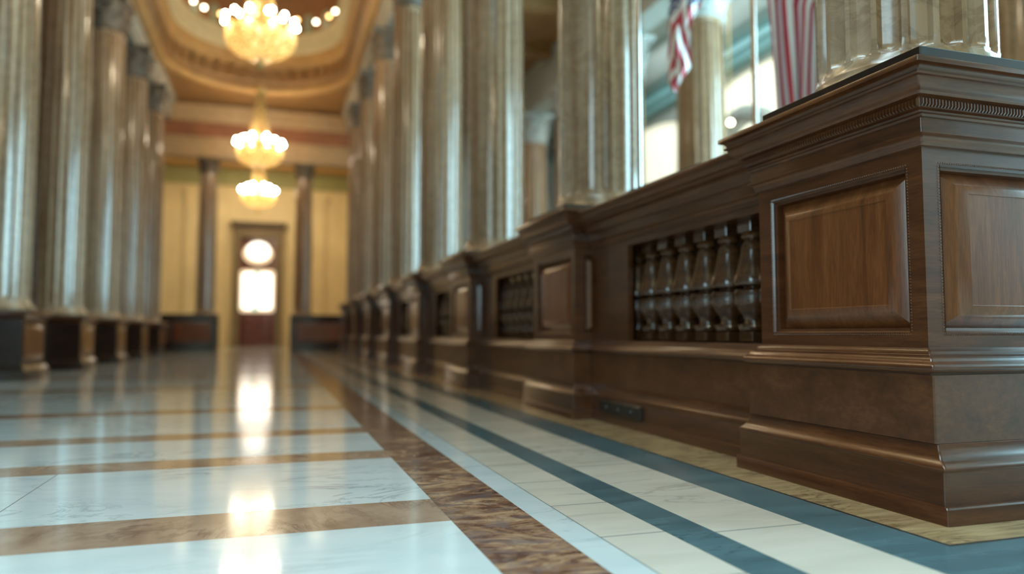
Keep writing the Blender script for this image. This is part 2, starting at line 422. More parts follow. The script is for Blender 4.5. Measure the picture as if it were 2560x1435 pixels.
SP = 2.53
ped0 = make_pedestal()
ORD = ['nearest', 'second', 'third', 'fourth', 'fifth', 'sixth', 'seventh', 'eighth']
peds = [ped0]
for k in range(1, 8): peds.append(copy_tree(ped0))
for k, p in enumerate(peds):
    p.location = (PC[0], PC[1]+SP*k, 0.0)
    lab = ('large walnut pedestal in sharp focus at the right edge, nearest the camera' if k == 0 else
           'walnut column pedestal, %s from the camera along the right-hand row' % ORD[k] if k < 7 else
           'walnut column pedestal at the far end of the right-hand row, beside the ochre bay')
    tag(p, lab, 'pedestal', 'walnut pedestals of the right-hand balustrade')

# ------------------------------------------------------------------ BALUSTRADE BETWEEN PEDESTALS
BL = SP-2*HY   # length
BX = 1.84-PC[0]                      # front face
def baluster_mesh():
    m = MB(); w = 0.046
    m.box(-w, w, -w, w, 0.468, 0.512, 0, 0.002); m.box(-w, w, -w, w, 0.936, 0.985, 0, 0.002)
    m.lathe([(0.050,0.512),(0.064,0.518),(0.069,0.530),(0.064,0.541),(0.045,0.546),(0.040,0.556),(0.046,0.575),(0.066,0.602),(0.079,0.625),(0.083,0.632),
             (0.0835,0.682),(0.077,0.688),(0.046,0.690),(0.040,0.696),(0.042,0.702),(0.082,0.708),(0.0868,0.717),(0.085,0.732),(0.077,0.757),(0.067,0.79),(0.059,0.82),(0.053,0.855),
             (0.047,0.885),(0.036,0.900),(0.034,0.905),(0.046,0.910),(0.050,0.919),(0.046,0.927),(0.042,0.936)], 28)
    me_o = m.build('baluster', M_bal); return me_o
PEDOFF = [(z, o) for o, z in base_rows] + [(z, o) for o, z in block_rows] + [(z, o*0.85) for o, z in ledge_rows] + [(z, o*KX) for o, z in corn1] + [(z, o*0.95) for o, z in corn2] + [(1.246, 0.098), (1.30, 0.098)]
def po(z):
    best = [o for (zz, o) in PEDOFF if abs(zz-z) < 0.006]
    if best: return max(best) + 0.0008
    lo = max([q for q in PEDOFF if q[0] <= z], key=lambda q: q[0]); hi = min([q for q in PEDOFF if q[0] >= z], key=lambda q: q[0])
    return max(lo[1], hi[1]) + 0.0008 if hi[0]-lo[0] < 0.06 else lo[1]+(hi[1]-lo[1])*(z-lo[0])/(hi[0]-lo[0]) + 0.0008
def make_rail():
    root = empty('balustrade_panel', (0,0,0))
    x0, x1 = BX, -BX+0.0; L = BL
    e = 0.0
    m = MB(); m.rectsweep([(o*0.45, -po(z), z) for o, z in base_rows], x0, x1, e, L-e, ch=0.0); m.build('base_moulding', M_wood, root)
    m = MB(); m.rectsweep([(o*0.5, -po(z), z) for o, z in block_rows], x0, x1, e, L-e, ch=0.0); m.build('base_block', M_woodb, root)
    m = MB(); m.rectsweep([(o*0.8, -po(z), z) for o, z in ledge_rows], x0, x1, e, L-e, ch=0.0); m.build('ledge_moulding', M_wood, root)
    # frame: hollow box with an opening onto the hall; balusters inside
    z0, z1 = 0.462, 0.985; ya, yb = 0.085, 1.305; t = 0.028
    m = MB()
    m.box(x0, x0+t, 0.001, ya, z0, z1); m.box(x0, x0+t, yb, L-0.001, z0, z1)
    m.box(x1-t, x1, 0.001, L-0.001, z0, z1)          # closed back
    m.box(x0+t, x1-t, 0.001, 0.02, z0, z1); m.box(x0+t, x1-t, L-0.26, L-0.24, z0, z1)
    m.box(x0+0.25, x0+0.27, 0.02, L-0.26, z0, z1)
    m.build('frame', M_wood, root)
    # top rail
    rows = [(0.0,0.985),(0.0,1.015),(0.010,1.018),(0.012,1.024)] + arc(0.014,1.026,0.034,1.050,-0.005,4) + [(0.040,1.052),(0.040,1.060),(0.030,1.062),(0.030,1.100),(0.044,1.104),(0.050,1.112)] + arc(0.052,1.114,0.086,1.150,-0.006,6) + [(0.094,1.152),(0.096,1.162)] + arc(0.098,1.164,0.128,1.196,0.008,6) + [(0.136,1.198),(0.138,1.206)] + arc(0.138,1.206,0.130,1.222,0.004,4) + [(0.10,1.226)]
    m = MB(); m.rectsweep([(o, -po(z), z) for o, z in rows], x0, x1, e, L-e, ch=0.0); m.build('top_rail', M_wood, root)
    m = MB(); m.box(x0-0.075, x1+0.075, 0.46, 1.16, 1.224, 1.252, 0, 0.003); m.build('top_slab', M_dark, root)
    b0 = baluster_mesh(); b0.parent = root
    ys = [1.405-0.1755*i for i in range(8)]
    for i, y in enumerate(ys):
        b = b0 if i == 0 else b0.copy()
        if i: COL.objects.link(b); b.parent = root
        b.location = (x0+0.115, y, 0)
    return root
rail0 = make_rail()
rails = [rail0] + [copy_tree(rail0) for k in range(6)]
for k, r in enumerate(rails):
    r.location = (PC[0], PC[1]+HY+SP*k, 0)
    tag(r, 'dark walnut balustrade panel with turned balusters between the %s and %s pedestals' % (ORD[k], ORD[k+1]), 'balustrade', 'balustrade panels between the walnut pedestals')
# small dark vent let into the base of the first panel
m = MB(); vx = 1.84-0.0415
m.box(vx-0.012, vx+0.03, 3.42, 3.92, 0.055, 0.125, 0, 0.004)
o = m.build('floor_vent', M_edge)
tag(o, 'small black vent plate low on the base between the two nearest walnut pedestals', 'vent')
for i in range(3):
    m = MB(); m.ball((vx-0.012, 3.52+0.15*i, 0.09), 0.010, 10, 6); m.build('glint_bead', plain('vent_steel', (0.08,0.08,0.08), 0.3, 0.5) if i == 0 else bpy.data.materials['vent_steel'], o)  # small beads stand in for the three glints on the plate

# ------------------------------------------------------------------ COLUMNS
def shaft_mb(r0, r1, z0, z1, nfl=20, sub=8, depth=0.10, endz=True):
    m = MB(); seg = nfl*sub
    pitch = 2*pi/nfl; hw = pitch*0.40
    depth = depth*r0
    zs = []
    if endz:
        fe = 0.045
        zs = [z0, z0+0.012] + [z0+0.030 + fe*(1-cos(pi/2*i/7)) for i in range(8)] + [z0+0.16]
        n = 10
        zs += [z0+0.16+(z1-z0-0.16-0.12)*i/n for i in range(1, n+1)] + [z1-0.10, z1-0.08, z1-0.05, z1]
    fs0 = z0+0.030; fe1 = z1-0.06
    H = z1-z0
    vs = []
    def offs(k):  # angular positions concentrate at flute edges
        u = [-0.5, -0.40, -0.385, -0.30, 0.0, 0.30, 0.385, 0.40]
        return u
    us = offs(0)
    for z in zs:
        t = (z-z0)/H; R = r0+(r1-r0)*t + 0.012*sin(pi*t)*r0/0.29
        if z < z0+0.03: R += 0.012*(1-(z-z0)/0.03)**2
        if z < fs0+0.045: k = (z-fs0)/0.045
        elif z > fe1-0.03: k = (fe1-z)/0.03
        else: k = 1
        k = max(0, min(1, k)); wk = sqrt(max(0, 1-(1-k)**2)) if k < 1 else 1
        for f in range(nfl):
            for u in us:
                d = 0.0
                if wk > 0 and abs(u) < 0.395*wk+1e-6:
                    q = abs(u)/(0.395*wk); d = depth*min(1, 1.35*sqrt(max(0, 1-q*q)))*min(1, 3*k)
                elif abs(u) <= 0.39 and wk <= 0: d = 0
                a = (f+u)*pitch
                vs.append(((R-d)*cos(a), (R-d)*sin(a), z))
    n = len(us)*nfl; fs = []
    for r in range(len(zs)-1):
        for i in range(n):
            j = (i+1) % n; fs.append((r*n+i, r*n+j, (r+1)*n+j, (r+1)*n+i))
    fs.append(tuple(range(n-1, -1, -1))); fs.append(tuple((len(zs)-1)*n+i for i in range(n)))
    m.add(vs, fs, 0, True); return m
def base_mb(r, z0, h):
    m = MB(); k = r/0.29
    m.lathe([(r*0.9, z0), (r+0.030*k, z0), (r+0.048*k, z0+0.1*h), (r+0.054*k, z0+0.27*h), (r+0.050*k, z0+0.43*h), (r+0.036*k, z0+0.56*h), (r+0.028*k, z0+0.62*h), (r+0.027*k, z0+0.66*h), (r+0.020*k, z0+0.70*h), (r+0.014*k, z0+0.80*h), (r+0.012*k, z0+h), (r*0.9, z0+h)], 64)
    return m
def capital_mb(r, z0, h):
    m = MB()
    m.lathe([(r*1.0,z0),(r*1.12,z0+0.02*h),(r*1.12,z0+0.06*h),(r*1.0,z0+0.08*h),(r*1.0,z0+0.5*h),(r*1.12,z0+0.75*h),(r*1.35,z0+0.87*h),(r*0.8,z0+0.88*h)], 24)
    for ring, (n, zb, hh, out) in enumerate([(8, 0.06, 0.38, 0.30), (8, 0.10, 0.62, 0.36)]):
        for i in range(n):
            a = 2*pi*(i+0.5*ring)/n
            vs = []; ro = [(1.02,0,0.30),(1.10,0.35,0.34),(1.16,0.7,0.30),(1.30,0.95,0.20),(1.42,1.0,0.10),(1.46,0.90,0.05)]
            for (rr, t, w) in ro:
                for s_ in (-1, -0.4, 0.4, 1):
                    aa = a + s_*w; R = r*rr*(1.0 if abs(s_) < 0.5 else 0.95)
                    vs.append((R*cos(aa), R*sin(aa), z0+h*(zb+hh*t)))
            m.add(vs, [(q*4+i2, q*4+i2+1, (q+1)*4+i2+1, (q+1)*4+i2) for q in range(len(ro)-1) for i2 in range(3)], 0, True)
    for i in range(4):
        a = pi/4+pi/2*i
        c = Vector((r*1.42*cos(a), r*1.42*sin(a), z0+0.80*h)); tdir = Vector((cos(a), sin(a), 0))
        pts = [c + tdir*(0.16*r*(1-j/14)*cos(j*0.75)) + Vector((0,0,0.20*r*(1-j/14)*sin(j*0.75)+0.02)) for j in range(13)]
        m.tube(pts, 0.05*r, 6)
    # abacus with concave sides
    n = 8; ring = []
    for i in range(4):
        a0 = pi/4+pi/2*i; p = Vector((cos(a0), sin(a0)))*r*1.72; q = Vector((cos(a0+pi/2), sin(a0+pi/2)))*r*1.72
        for j in range(n):
            t = j/n; pt = p.lerp(q, t); pt -= pt.normalized()*0.16*r*4*t*(1-t); ring.append(pt)
    N = len(ring); vs = [(p.x, p.y, z0+0.88*h) for p in ring] + [(p.x*1.04, p.y*1.04, z0+h) for p in ring]
    m.add(vs, [(i, (i+1) % N, N+(i+1) % N, N+i) for i in range(N)] + [tuple(range(N-1,-1,-1)), tuple(range(N, 2*N))], 0, False)
    return m
def make_column(name, r, zb, ztop, caph=0.62, bh=0.095, capmat=None):
    root = empty(name, (0,0,zb)); H = ztop-zb
    base_mb(r, 0, bh).build('column_base', M_col, root)
    shaft_mb(r, r*0.90, bh, H-caph).build('shaft', M_col, root, angle=32)
    capital_mb(r*0.90, H-caph, caph).build('capital', capmat or M_cap, root)
    return root
ZT = 6.55
c0 = make_column('fluted_column', 0.285, 1.2725, ZT)
cols = [c0] + [copy_tree(c0) for k in range(7)]
CX = 2.09
for k, c in enumerate(cols):
    c.location = (CX, 2.0+SP*k, 1.2725)
    tag(c, ('huge fluted brown marble column shaft at the top right, standing on the nearest walnut pedestal' if k == 0 else
            'fluted marble column standing on the %s walnut pedestal from the camera, right side' % ORD[k]), 'column', 'fluted columns of the right-hand row')
# left row
def left_pedestal():
    root = empty('pedestal', (0,0,0)); hx, hy = 0.41, 0.42
    m = MB(); m.rectsweep([(0.05,0.05,0),(0.05,0.05,0.10),(0.04,0.04,0.105),(0.02,0.02,0.15),(0,0,0.16)], -hx, hx, -hy, hy); m.build('base_moulding', M_dark, root)
    m = MB(); m.box(-hx, hx, -hy, hy, 0.16, 0.66); m.build('body', M_dark, root)
    m = MB(); m.rectsweep([(0,0,0.66),(0.02,0.02,0.67),(0.05,0.05,0.71),(0.06,0.06,0.715),(0.06,0.06,0.75),(0.05,0.05,0.755)], -hx, hx, -hy, hy); m.build('cap_moulding', M_wood, root)
    for s in (1,):
        t = Matrix.Translation((hx+0.0015, -hy, 0.16)) @ Matrix.Rotation(pi/2, 4, 'Z')
        m = MB(); raised_panel(m, (0.08, 2*hy-0.08, 0.06, 0.44), t, g=0, bw=0.05, depth=0.0, rise=0.014); m.build('raised_panel', M_woodv, root, angle=50)
    return root
lp0 = left_pedestal(); lc0 = make_column('fluted_column', 0.345, 0.756, ZT, 0.66, 0.10)
LN = ['nearest', 'second', 'third', 'fourth', 'fifth']
for i in range(5):
    k = 3+i
    p = lp0 if i == 0 else copy_tree(lp0); c = lc0 if i == 0 else copy_tree(lc0)
    y = 9.59+SP*i
    p.location = (-2.97, y, 0); c.location = (-2.97, y, 0.756)
    tag(p, ('dark wooden pedestal at the left edge of the hall, nearest of the left row' if i == 0 else 'dark wooden pedestal, %s from the left edge in the left-hand row' % LN[i]), 'pedestal', 'dark pedestals of the left-hand row')
    tag(c, ('fluted column cut by the left edge, on the nearest left-hand pedestal' if i == 0 else 'fluted column, %s from the left edge in the left-hand row' % LN[i]), 'column', 'fluted columns of the left-hand row')
# aisle row beyond the balustrade
ac0 = make_column('aisle_column', 0.42, 0.0, ZT, 0.80, 0.14, M_lcap)
AY = [5.0, 7.85, 10.7, 13.55, 16.4, 19.25]
ALB = ['fluted column at the top right corner, behind the nearest column', 'aisle column standing behind the nearest big column and the second flag', 'pale fluted aisle column with blue-lit side between the flag and the brass pole',
       'aisle column hidden behind the second right-hand column', 'small far aisle column with pale capital between the second and third right columns', 'farthest aisle column, behind the third right-hand column']
for i, y in enumerate(AY):
    c = ac0 if i == 0 else copy_tree(ac0); c.location = (6.8, y, 0)
    tag(c, ALB[i], 'column', 'fluted columns of the side aisle')

# ------------------------------------------------------------------ ENTABLATURES, WALLS, CEILINGS
def beam(name, x0, x1, y0, y1, z0, z1, mat, dent=True, side=-1):
    m = MB()
    rows = [(0,0,z0),(0,0,z0+0.30*(z1-z0)),(0.03,0,z0+0.31*(z1-z0)),(0.03,0,z0+0.55*(z1-z0)),(0.06,0,z0+0.62*(z1-z0)),(0.07,0,z0+0.78*(z1-z0)),(0.12,0,z0+0.9*(z1-z0)),(0.14,0,z1)]
    m.rectsweep(rows, x0, x1, y0, y1, ch=0.0)
    return struct(m, name, mat)
YW = 22.5
beam('trim_1', 1.98, 2.28, YB, YW, ZT+0.001, 7.10, M_ent)
beam('trim_2', -3.2, -2.86, YB, YW, ZT+0.001, 7.10, M_ent)
beam('trim_3', 6.55, 7.05, YB, YW+3, ZT+0.001, 7.6, M_aisle)
# main ceiling with oval well
cx = -0.44; yn, yf = 5.0, 18.55; NA = 36
def stadium(a, z):
    pts = []
    for i in range(NA+1):
        t = pi*i/NA; pts.append((cx+a*cos(t), yf+a*sin(t), z))
    for i in range(1, 12): pts.append((cx-a, yf+(yn-yf)*i/12, z))
    for i in range(NA+1):
        t = pi+pi*i/NA; pts.append((cx+a*cos(t), yn+a*sin(t), z))
    for i in range(1, 12): pts.append((cx+a, yn+(yf-yn)*i/12, z))
    return pts
def sweep_stadium(m, rows, mi=0, smooth=True):
    N = len(stadium(1, 0)); vs = []
    for a, z in rows: vs += stadium(a, z)
    fs = [(r*N+i, (r+1)*N+i, (r+1)*N+(i+1) % N, r*N+(i+1) % N) for r in range(len(rows)-1) for i in range(N)]
    m.add(vs, fs, mi, smooth)
m = MB(); st = stadium(2.34, 7.1); N = len(st)
outer = []
hx = 2.98
for (x, y, z) in st:
    if y > yf+1e-6:
        dx, dy = x-cx, y-yf; k = min(hx/max(abs(dx), 1e-6), (YW-yf)/max(dy, 1e-6)); outer.append((cx+dx*k, yf+dy*k, 7.1))
    elif y < yn-1e-6:
        dx, dy = x-cx, y-yn; k = min(hx/max(abs(dx), 1e-6), (yn-YB)/max(-dy, 1e-6)); outer.append((cx+dx*k, yn+dy*k, 7.1))
    else: outer.append((cx+(hx if x > cx else -hx), y, 7.1))
m.add(st+outer, [(i, (i+1) % N, N+(i+1) % N, N+i) for i in range(N)], 1)
for (x, y) in ((cx+hx, YW), (cx-hx, YW), (cx+hx, YB), (cx-hx, YB)):
    best = sorted(range(N), key=lambda i: (outer[i][0]-x)**2+(outer[i][1]-y)**2)[:2]
    a, b = outer[best[0]], outer[best[1]]; m.add([a, b, (x, y, 7.1)], [(0,1,2)], 1)
sweep_stadium(m, [(2.44,7.1),(2.44,7.06),(2.40,7.03),(2.33,7.0),(2.22,7.0),(2.17,7.03),(2.15,7.09)], 0)           # big ochre torus
sweep_stadium(m, [(2.15,7.09),(2.13,7.25),(2.10,7.27),(2.10,7.62)], 1)
sweep_stadium(m, [(2.10,7.62),(2.03,7.66),(2.03,7.74),(1.98,7.80),(1.96,7.98)], 0)
sweep_stadium(m, [(1.96,7.98),(1.92,8.0),(1.90,8.12),(1.86,8.18),(1.86,8.32),(1.80,8.42),(1.80,8.46),(2.02,8.46)], 2)
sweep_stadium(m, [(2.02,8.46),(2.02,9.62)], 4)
sweep_stadium(m, [(2.02,9.62),(1.94,9.64),(1.90,9.74),(1.80,9.80),(1.78,9.92),(1.5,10.2),(1.1,10.42),(0.6,10.56),(0.1,10.62)], 0)
tp = stadium(0.1, 10.62); m.add(tp, [tuple(range(N-1,-1,-1))], 0)
# square coffers round the brown band and niches round the drum
def around(a, step):
    out = []; L = int(pi*a/step)
    for i in range(L+1): t = pi*i/L; out.append((cx+a*cos(t), yf+a*sin(t), t))
    n = int((yf-yn)/step)
    for i in range(1, n): out.append((cx-a, yf-i*step, pi)); out.append((cx+a, yf-i*step, 0))
    return out
for (x, y, t) in around(2.08, 0.36):
    tx, ty = -sin(t), cos(t); nx, ny = -cos(t), -sin(t); w = 0.09; d = 0.05
    vs = []
    for z in (7.30, 7.58):
        vs += [(x-tx*w-nx*.03, y-ty*w-ny*.03, z), (x+tx*w-nx*.03, y+ty*w-ny*.03, z), (x+tx*w+nx*d, y+ty*w+ny*d, z), (x-tx*w+nx*d, y-ty*w+ny*d, z)]
    m.add(vs, [(0,3,2,1),(4,5,6,7),(0,1,5,4),(1,2,6,5),(2,3,7,6),(3,0,4,7)], 1)
NICH = around(2.0, 0.62)
for (x, y, t) in NICH:
    tx, ty = -sin(t), cos(t); nx, ny = -cos(t), -sin(t); w = 0.13
    pts = [(-w, 8.50), (w, 8.50)] + [(w*cos(pi*i/10), 8.95+w*sin(pi*i/10)) for i in range(11)]
    vs = [(x+tx*p+nx*0.012, y+ty*p+ny*0.012, z) for p, z in pts]
    m.add(vs, [tuple(range(len(vs)))], 3)
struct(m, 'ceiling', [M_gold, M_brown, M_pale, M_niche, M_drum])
# globe lamps round the drum: the ones the photograph shows
LAMPS = []
for (x, y) in [(-2.32,19.60),(-1.96,19.88),(-1.45,20.04),(0.44,19.82),(0.93,19.80),(1.29,19.36),(1.57,19.02)]:
    t = math.atan2(y-yf, x-cx); rr = min(1.84, sqrt((x-cx)**2+(y-yf)**2)); LAMPS.append((cx+rr*cos(t), yf+rr*sin(t), t))
LAMPS.sort(key=lambda q: q[0])
lm = None
LLAB = ['leftmost of the row of globe lamps round the ceiling dome', 'second globe lamp from the left round the ceiling dome', 'orange globe lamp just left of the big chandelier chains, dome rim',
        'orange globe lamp just right of the big chandelier, dome rim', 'pale globe lamp, third from the right round the dome rim', 'bright globe lamp, second from the right round the dome rim', 'faint globe lamp at the right end of the dome rim']
for i, (x, y, t) in enumerate(LAMPS):
    r = empty('globe_lamp', (x, y, 8.75), t)
    m = MB(); m.ball((0,0,0), 0.05, 12, 8); m.build('globe', M_lamp if i in (2, 3, 5) else M_lampw, r)
    m = MB(); m.tube([(0.25,0,0.02),(0.14,0,-0.03),(0.0,0,-0.045)], 0.014, 6); m.build('bracket', M_brass, r)
    tag(r, LLAB[i], 'lamp', 'globe lamps round the ceiling dome')
# side ceilings, walls
m = MB(); m.box(2.2, 6.7, YB, YW+3, 7.60, 7.7, 0)
for y in [YB+2.53*i for i in range(12)]: m.box(2.3, 6.6, y, y+0.35, 7.38, 7.60, 0)
m.box(2.35, 2.75, YB, YW+3, 7.3, 7.6, 0); m.box(7.05, 10.0, YB, YW+3, 8.1, 8.2, 1)
m.box(-5.0, -3.2, YB, YW, 7.1, 7.2, 1)
m.box(2.2, 2.3, YB, YW, 7.1, 7.65, 1); m.box(7.0, 7.1, YB, YW+3, 7.6, 8.15, 1)
struct(m, 'ceiling_aisle', [M_brown, M_aisle])
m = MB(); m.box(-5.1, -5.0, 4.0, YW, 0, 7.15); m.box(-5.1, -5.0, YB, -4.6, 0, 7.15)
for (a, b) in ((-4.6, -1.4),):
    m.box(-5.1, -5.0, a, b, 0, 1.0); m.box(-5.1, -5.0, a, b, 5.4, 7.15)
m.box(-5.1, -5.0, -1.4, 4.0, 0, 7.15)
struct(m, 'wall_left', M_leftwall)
for wi, (a, b) in enumerate(((-4.6, -1.4),)):  # out-of-view window added for baluster glints and cool light
    root = empty('window_%d' % (20+wi), (-5.06, (a+b)/2, 1.0)); root['kind'] = 'structure'; w = (b-a)/2
    m = MB(); m.add([(0,-w,0),(0,w,0),(0,w,4.4),(0,-w,4.4)], [(0,1,2,3)]); m.build('pane', M_cyanl, root)
    m = MB()
    for k in range(3): m.box(0.0, 0.05, -w+w*k-0.04, -w+w*k+0.04, 0, 4.4)
    for k in range(4): m.box(0.0, 0.05, -w, w, 4.4*k/3-0.03, 4.4*k/3+0.03)
    m.build('window_frame', M_dark, root)
# right outer wall with arched windows, the cream pair glowing in place of a lit wall
m = MB()
def arched_wall(m, X, openings, y0, y1, z1, th=0.25):
    ops = sorted(openings); y = y0
    for (a, b, zb, zs) in ops:
        m.box(X, X+th, y, a, 0, z1); m.box(X, X+th, a, b, 0, zb)
        r = (b-a)/2; c = (a+b)/2; n = 16; rise = 0.28 if zs > 5.5 else 0.55
        for i in range(n):
            t0, t1 = pi*i/n, pi*(i+1)/n
            ya, yb_ = c+r*cos(t0), c+r*cos(t1); za, zb2 = zs+r*rise*sin(t0), zs+r*rise*sin(t1)
            vs = []
            for x in (X, X+th): vs += [(x,ya,za),(x,yb_,zb2),(x,yb_,z1),(x,ya,z1)]
            m.add(vs, [(0,1,2,3),(7,6,5,4),(4,5,1,0)], 0)
        y = b
    m.box(X, X+th, y, y1, 0, z1)
OPC = [(11.2,16.1,1.6,5.75), (16.6,20.9,1.6,5.75)]; OPB = [(-1.9,0.9,0.9,5.2), (1.6,4.9,0.9,5.2), (5.9,9.6,0.9,5.2)]
arched_wall(m, 10.0, OPC+OPB, YB, YW+3, 8.15)
struct(m, 'wall_right', M_aisle)
def window(n, op, mat, X=10.08):
    a, b, zb, zs = op; r = (b-a)/2; c = (a+b)/2
    root = empty('window_%d' % n, (X, c, zb)); root['kind'] = 'structure'
    pts = [(-r, 0), (r, 0)] + [(r*cos(pi*i/16), zs-zb+(0.28 if zs > 5.5 else 0.55)*r*sin(pi*i/16)) for i in range(17)]
    m = MB(); m.add([(0.03, y, z) for y, z in pts], [tuple(range(len(pts)))]); m.build('pane', mat, root)
    m = MB()
    m.box(-0.04, 0.04, -r, r, 0, 0.08); m.box(-0.04, 0.04, -r, -r+0.06, 0, zs-zb); m.box(-0.04, 0.04, r-0.06, r, 0, zs-zb)
    if mat is M_cyan:
      for k in range(1, 4): m.box(-0.03, 0.03, -r+2*r*k/4-0.03, -r+2*r*k/4+0.03, 0, zs-zb+0.4)
      for k in range(1, 4): m.box(-0.03, 0.03, -r, r, (zs-zb)*k/3-0.02, (zs-zb)*k/3+0.03)
    m.build('window_frame', M_aisle if mat is M_cream_glow else M_dark, root)
for i, op in enumerate(OPC): window(i+1, op, M_cream_glow)  # cream panes glow in place of a lit wall
for i, op in enumerate(OPB): window(i+3, op, M_cyan)
m = MB(); m.rectsweep([(0,0,6.55),(0.12,0,6.62),(0.16,0,6.78),(0.22,0,6.82),(0.22,0,6.98),(0.3,0,7.05)], 9.96, 10.0, YB, YW+3, ch=0); struct(m, 'trim_4', M_teal)
m = MB(); m.rectsweep([(0,0,7.25),(0.2,0,7.4),(0.3,0,7.6),(0.5,0,8.09)], 9.96, 10.0, YB, YW+3, ch=0); struct(m, 'trim_5', M_aisle)
root = empty('window_12', (-0.5, 0.6, 7.09)); root['kind'] = 'structure'  # unseen skylight added to cool the light on the near floor
m = MB(); m.add([(-1.8,-2.3,-0.02),(1.8,-2.3,-0.02),(1.8,2.3,-0.02),(-1.8,2.3,-0.02)], [(0,3,2,1)]); m.build('pane', M_cyanf, root)
m = MB()
for k in range(5): m.box(-1.85+3.7*k/4-0.03, -1.85+3.7*k/4+0.03, -2.35, 2.35, -0.08, 0.0)
for k in range(5): m.box(-1.85, 1.85, -2.35+4.7*k/4-0.03, -2.35+4.7*k/4+0.03, -0.08, 0.0)
m.build('window_frame', M_dark, root)
# front wall behind the camera with tall windows
m = MB()
def wall_y(m, Y, ops, x0, x1, z1, th=0.2):
    x = x0
    for (a, b, zb, zt) in sorted(ops):
        m.box(x, a, Y-th, Y, 0, z1); m.box(a, b, Y-th, Y, 0, zb); m.box(a, b, Y-th, Y, zt, z1); x = b
    m.box(x, x1, Y-th, Y, 0, z1)
OPF = [(-1.0,0.6,1.0,5.4), (8.6,9.9,2.9,5.4)]
wall_y(m, YB, OPF, -5.1, 10.25, 10.7); struct(m, 'wall_front', M_warm)
for i, (a, b, zb, zt) in enumerate(OPF):
    root = empty('window_%d' % (i+6), ((a+b)/2, YB-0.12, zb)); root['kind'] = 'structure'
    w = (b-a)/2; h = zt-zb
    m = MB(); m.add([(-w,0,0),(w,0,0),(w,0,h),(-w,0,h)], [(0,3,2,1)]); m.build('pane', M_cyanf, root)
    m = MB(); m.box(-0.03,0.03,0.0,0.05,0,h); m.box(-w,w,0,0.05,h/3,h/3+0.05); m.box(-w,w,0,0.05,2*h/3,2*h/3+0.05); m.build('window_frame', M_dark, root)

# ------------------------------------------------------------------ FAR BAY
BW = 31.0
m = MB()   # portal beam
m.rectsweep([(0,0,5.55),(0,0,5.75),(0,0.03,5.77),(0,0.03,5.98),(0,0.12,6.02),(0,0.14,6.08)], -5.0, 2.2, YW, YW+0.5, 0, 0)
m.rectsweep([(0,0,6.08),(0,0,6.55)], -5.0, 2.2, YW, YW+0.5, 1, 0)
m.rectsweep([(0,0,6.55),(0,0.05,6.6),(0,0.07,6.85),(0,0.16,6.92),(0,0.18,7.0)], -5.0, 2.2, YW, YW+0.5, 0, 0)
m.rectsweep([(0,0.05,7.0),(0,0.06,7.2),(0,0.06,10.7)], -5.0, 2.2, YW, YW+0.5, 2, 0)
struct(m, 'trim_6', [M_beam, M_rust, M_brown])
pc0 = make_column('portal_column', 0.255, 1.06, 5.549, 0.46, 0.08)
PXs = [-1.86, 0.80]
pc0.location = (PXs[0], YW+0.25, 1.06); pc1 = copy_tree(pc0); pc1.location = (PXs[1], YW+0.25, 1.06)
tag(pc0, 'slim dark column left of the glowing far doorway, carrying the portal beam', 'column', 'columns of the far portal')
tag(pc1, 'slim dark column right of the glowing far doorway, carrying the portal beam', 'column', 'columns of the far portal')
for i, (a, b) in enumerate([(-4.98, -1.50), (0.46, 2.19)]):
    root = empty('dado_block', ((a+b)/2, YW+0.25, 0)); w = (b-a)/2
    m = MB(); m.rectsweep([(0.0,0.04,0),(0.0,0.04,0.14),(0,0,0.17),(0,0,0.90)], -w, w, -0.34, 0.34); m.build('body', M_dark, root)
    m = MB(); m.rectsweep([(0,0,0.90),(0,0.04,0.94),(0,0.05,0.96),(0,0.05,1.04),(0,0.04,1.059)], -w, w, -0.34, 0.34); m.build('cap_moulding', M_dark, root)
    n = 3 if i == 0 else 1
    for k in range(n):
        wa = -w+0.12+(2*w-0.24)*k/n+0.05; wb = -w+0.12+(2*w-0.24)*(k+1)/n-0.05
        t = Matrix.Translation((0, -0.342, 0.2))
        m = MB(); raised_panel(m, (wa, wb, 0.08, 0.62), t, g=0, bw=0.05, depth=0.0, rise=0.014); m.build('raised_panel', M_woodv, root)
    tag(root, 'long dark wooden dado under the far portal, %s of the doorway' % ('left' if i == 0 else 'right'), 'dado', 'dark dados under the far portal')
m = MB(); wall_y(m, BW+0.2, [(-1.30, 0.06, 0, 4.35)], -5.1, 3.4, 7.3)
for x in (-3.15, -2.0, 0.72, 1.75):   # pilasters
    m.box(x-0.17, x+0.17, BW-0.12, BW, 1.1, 5.9); m.box(x-0.22, x+0.22, BW-0.16, BW, 5.9, 6.1); m.box(x-0.22, x+0.22, BW-0.16, BW, 0, 1.1)
struct(m, 'wall_back', M_yel)
m = MB(); m.box(-5.1, -5.0, YW+0.6, BW+0.2, 0, 7.3); struct(m, 'wall_back_left', M_yel)
m = MB(); m.box(3.3, 3.4, YW+0.6, BW+0.2, 0, 7.3); m.box(2.2, 3.4, YW+0.55, YW+0.65, 0, 7.3); struct(m, 'wall_back_right', M_yel)
m = MB(); m.box(3.4, 10.2, YW+3.0, YW+3.2, 0, 8.2); struct(m, 'wall_aisle_end', M_aisle)
m = MB(); m.box(-5.1, 3.4, YW+0.5, BW+0.2, 7.0, 7.2)
struct(m, 'ceiling_back', M_gold)
m = MB(); m.rectsweep([(0,0,6.35),(0,0.1,6.42),(0,0.12,6.6),(0,0.25,6.72),(0,0.27,6.95)], -5.0, 3.3, BW-0.02, BW+0.1, ch=0); struct(m, 'trim_7', plain('olive_cornice', (0.30,0.30,0.14), 0.5))
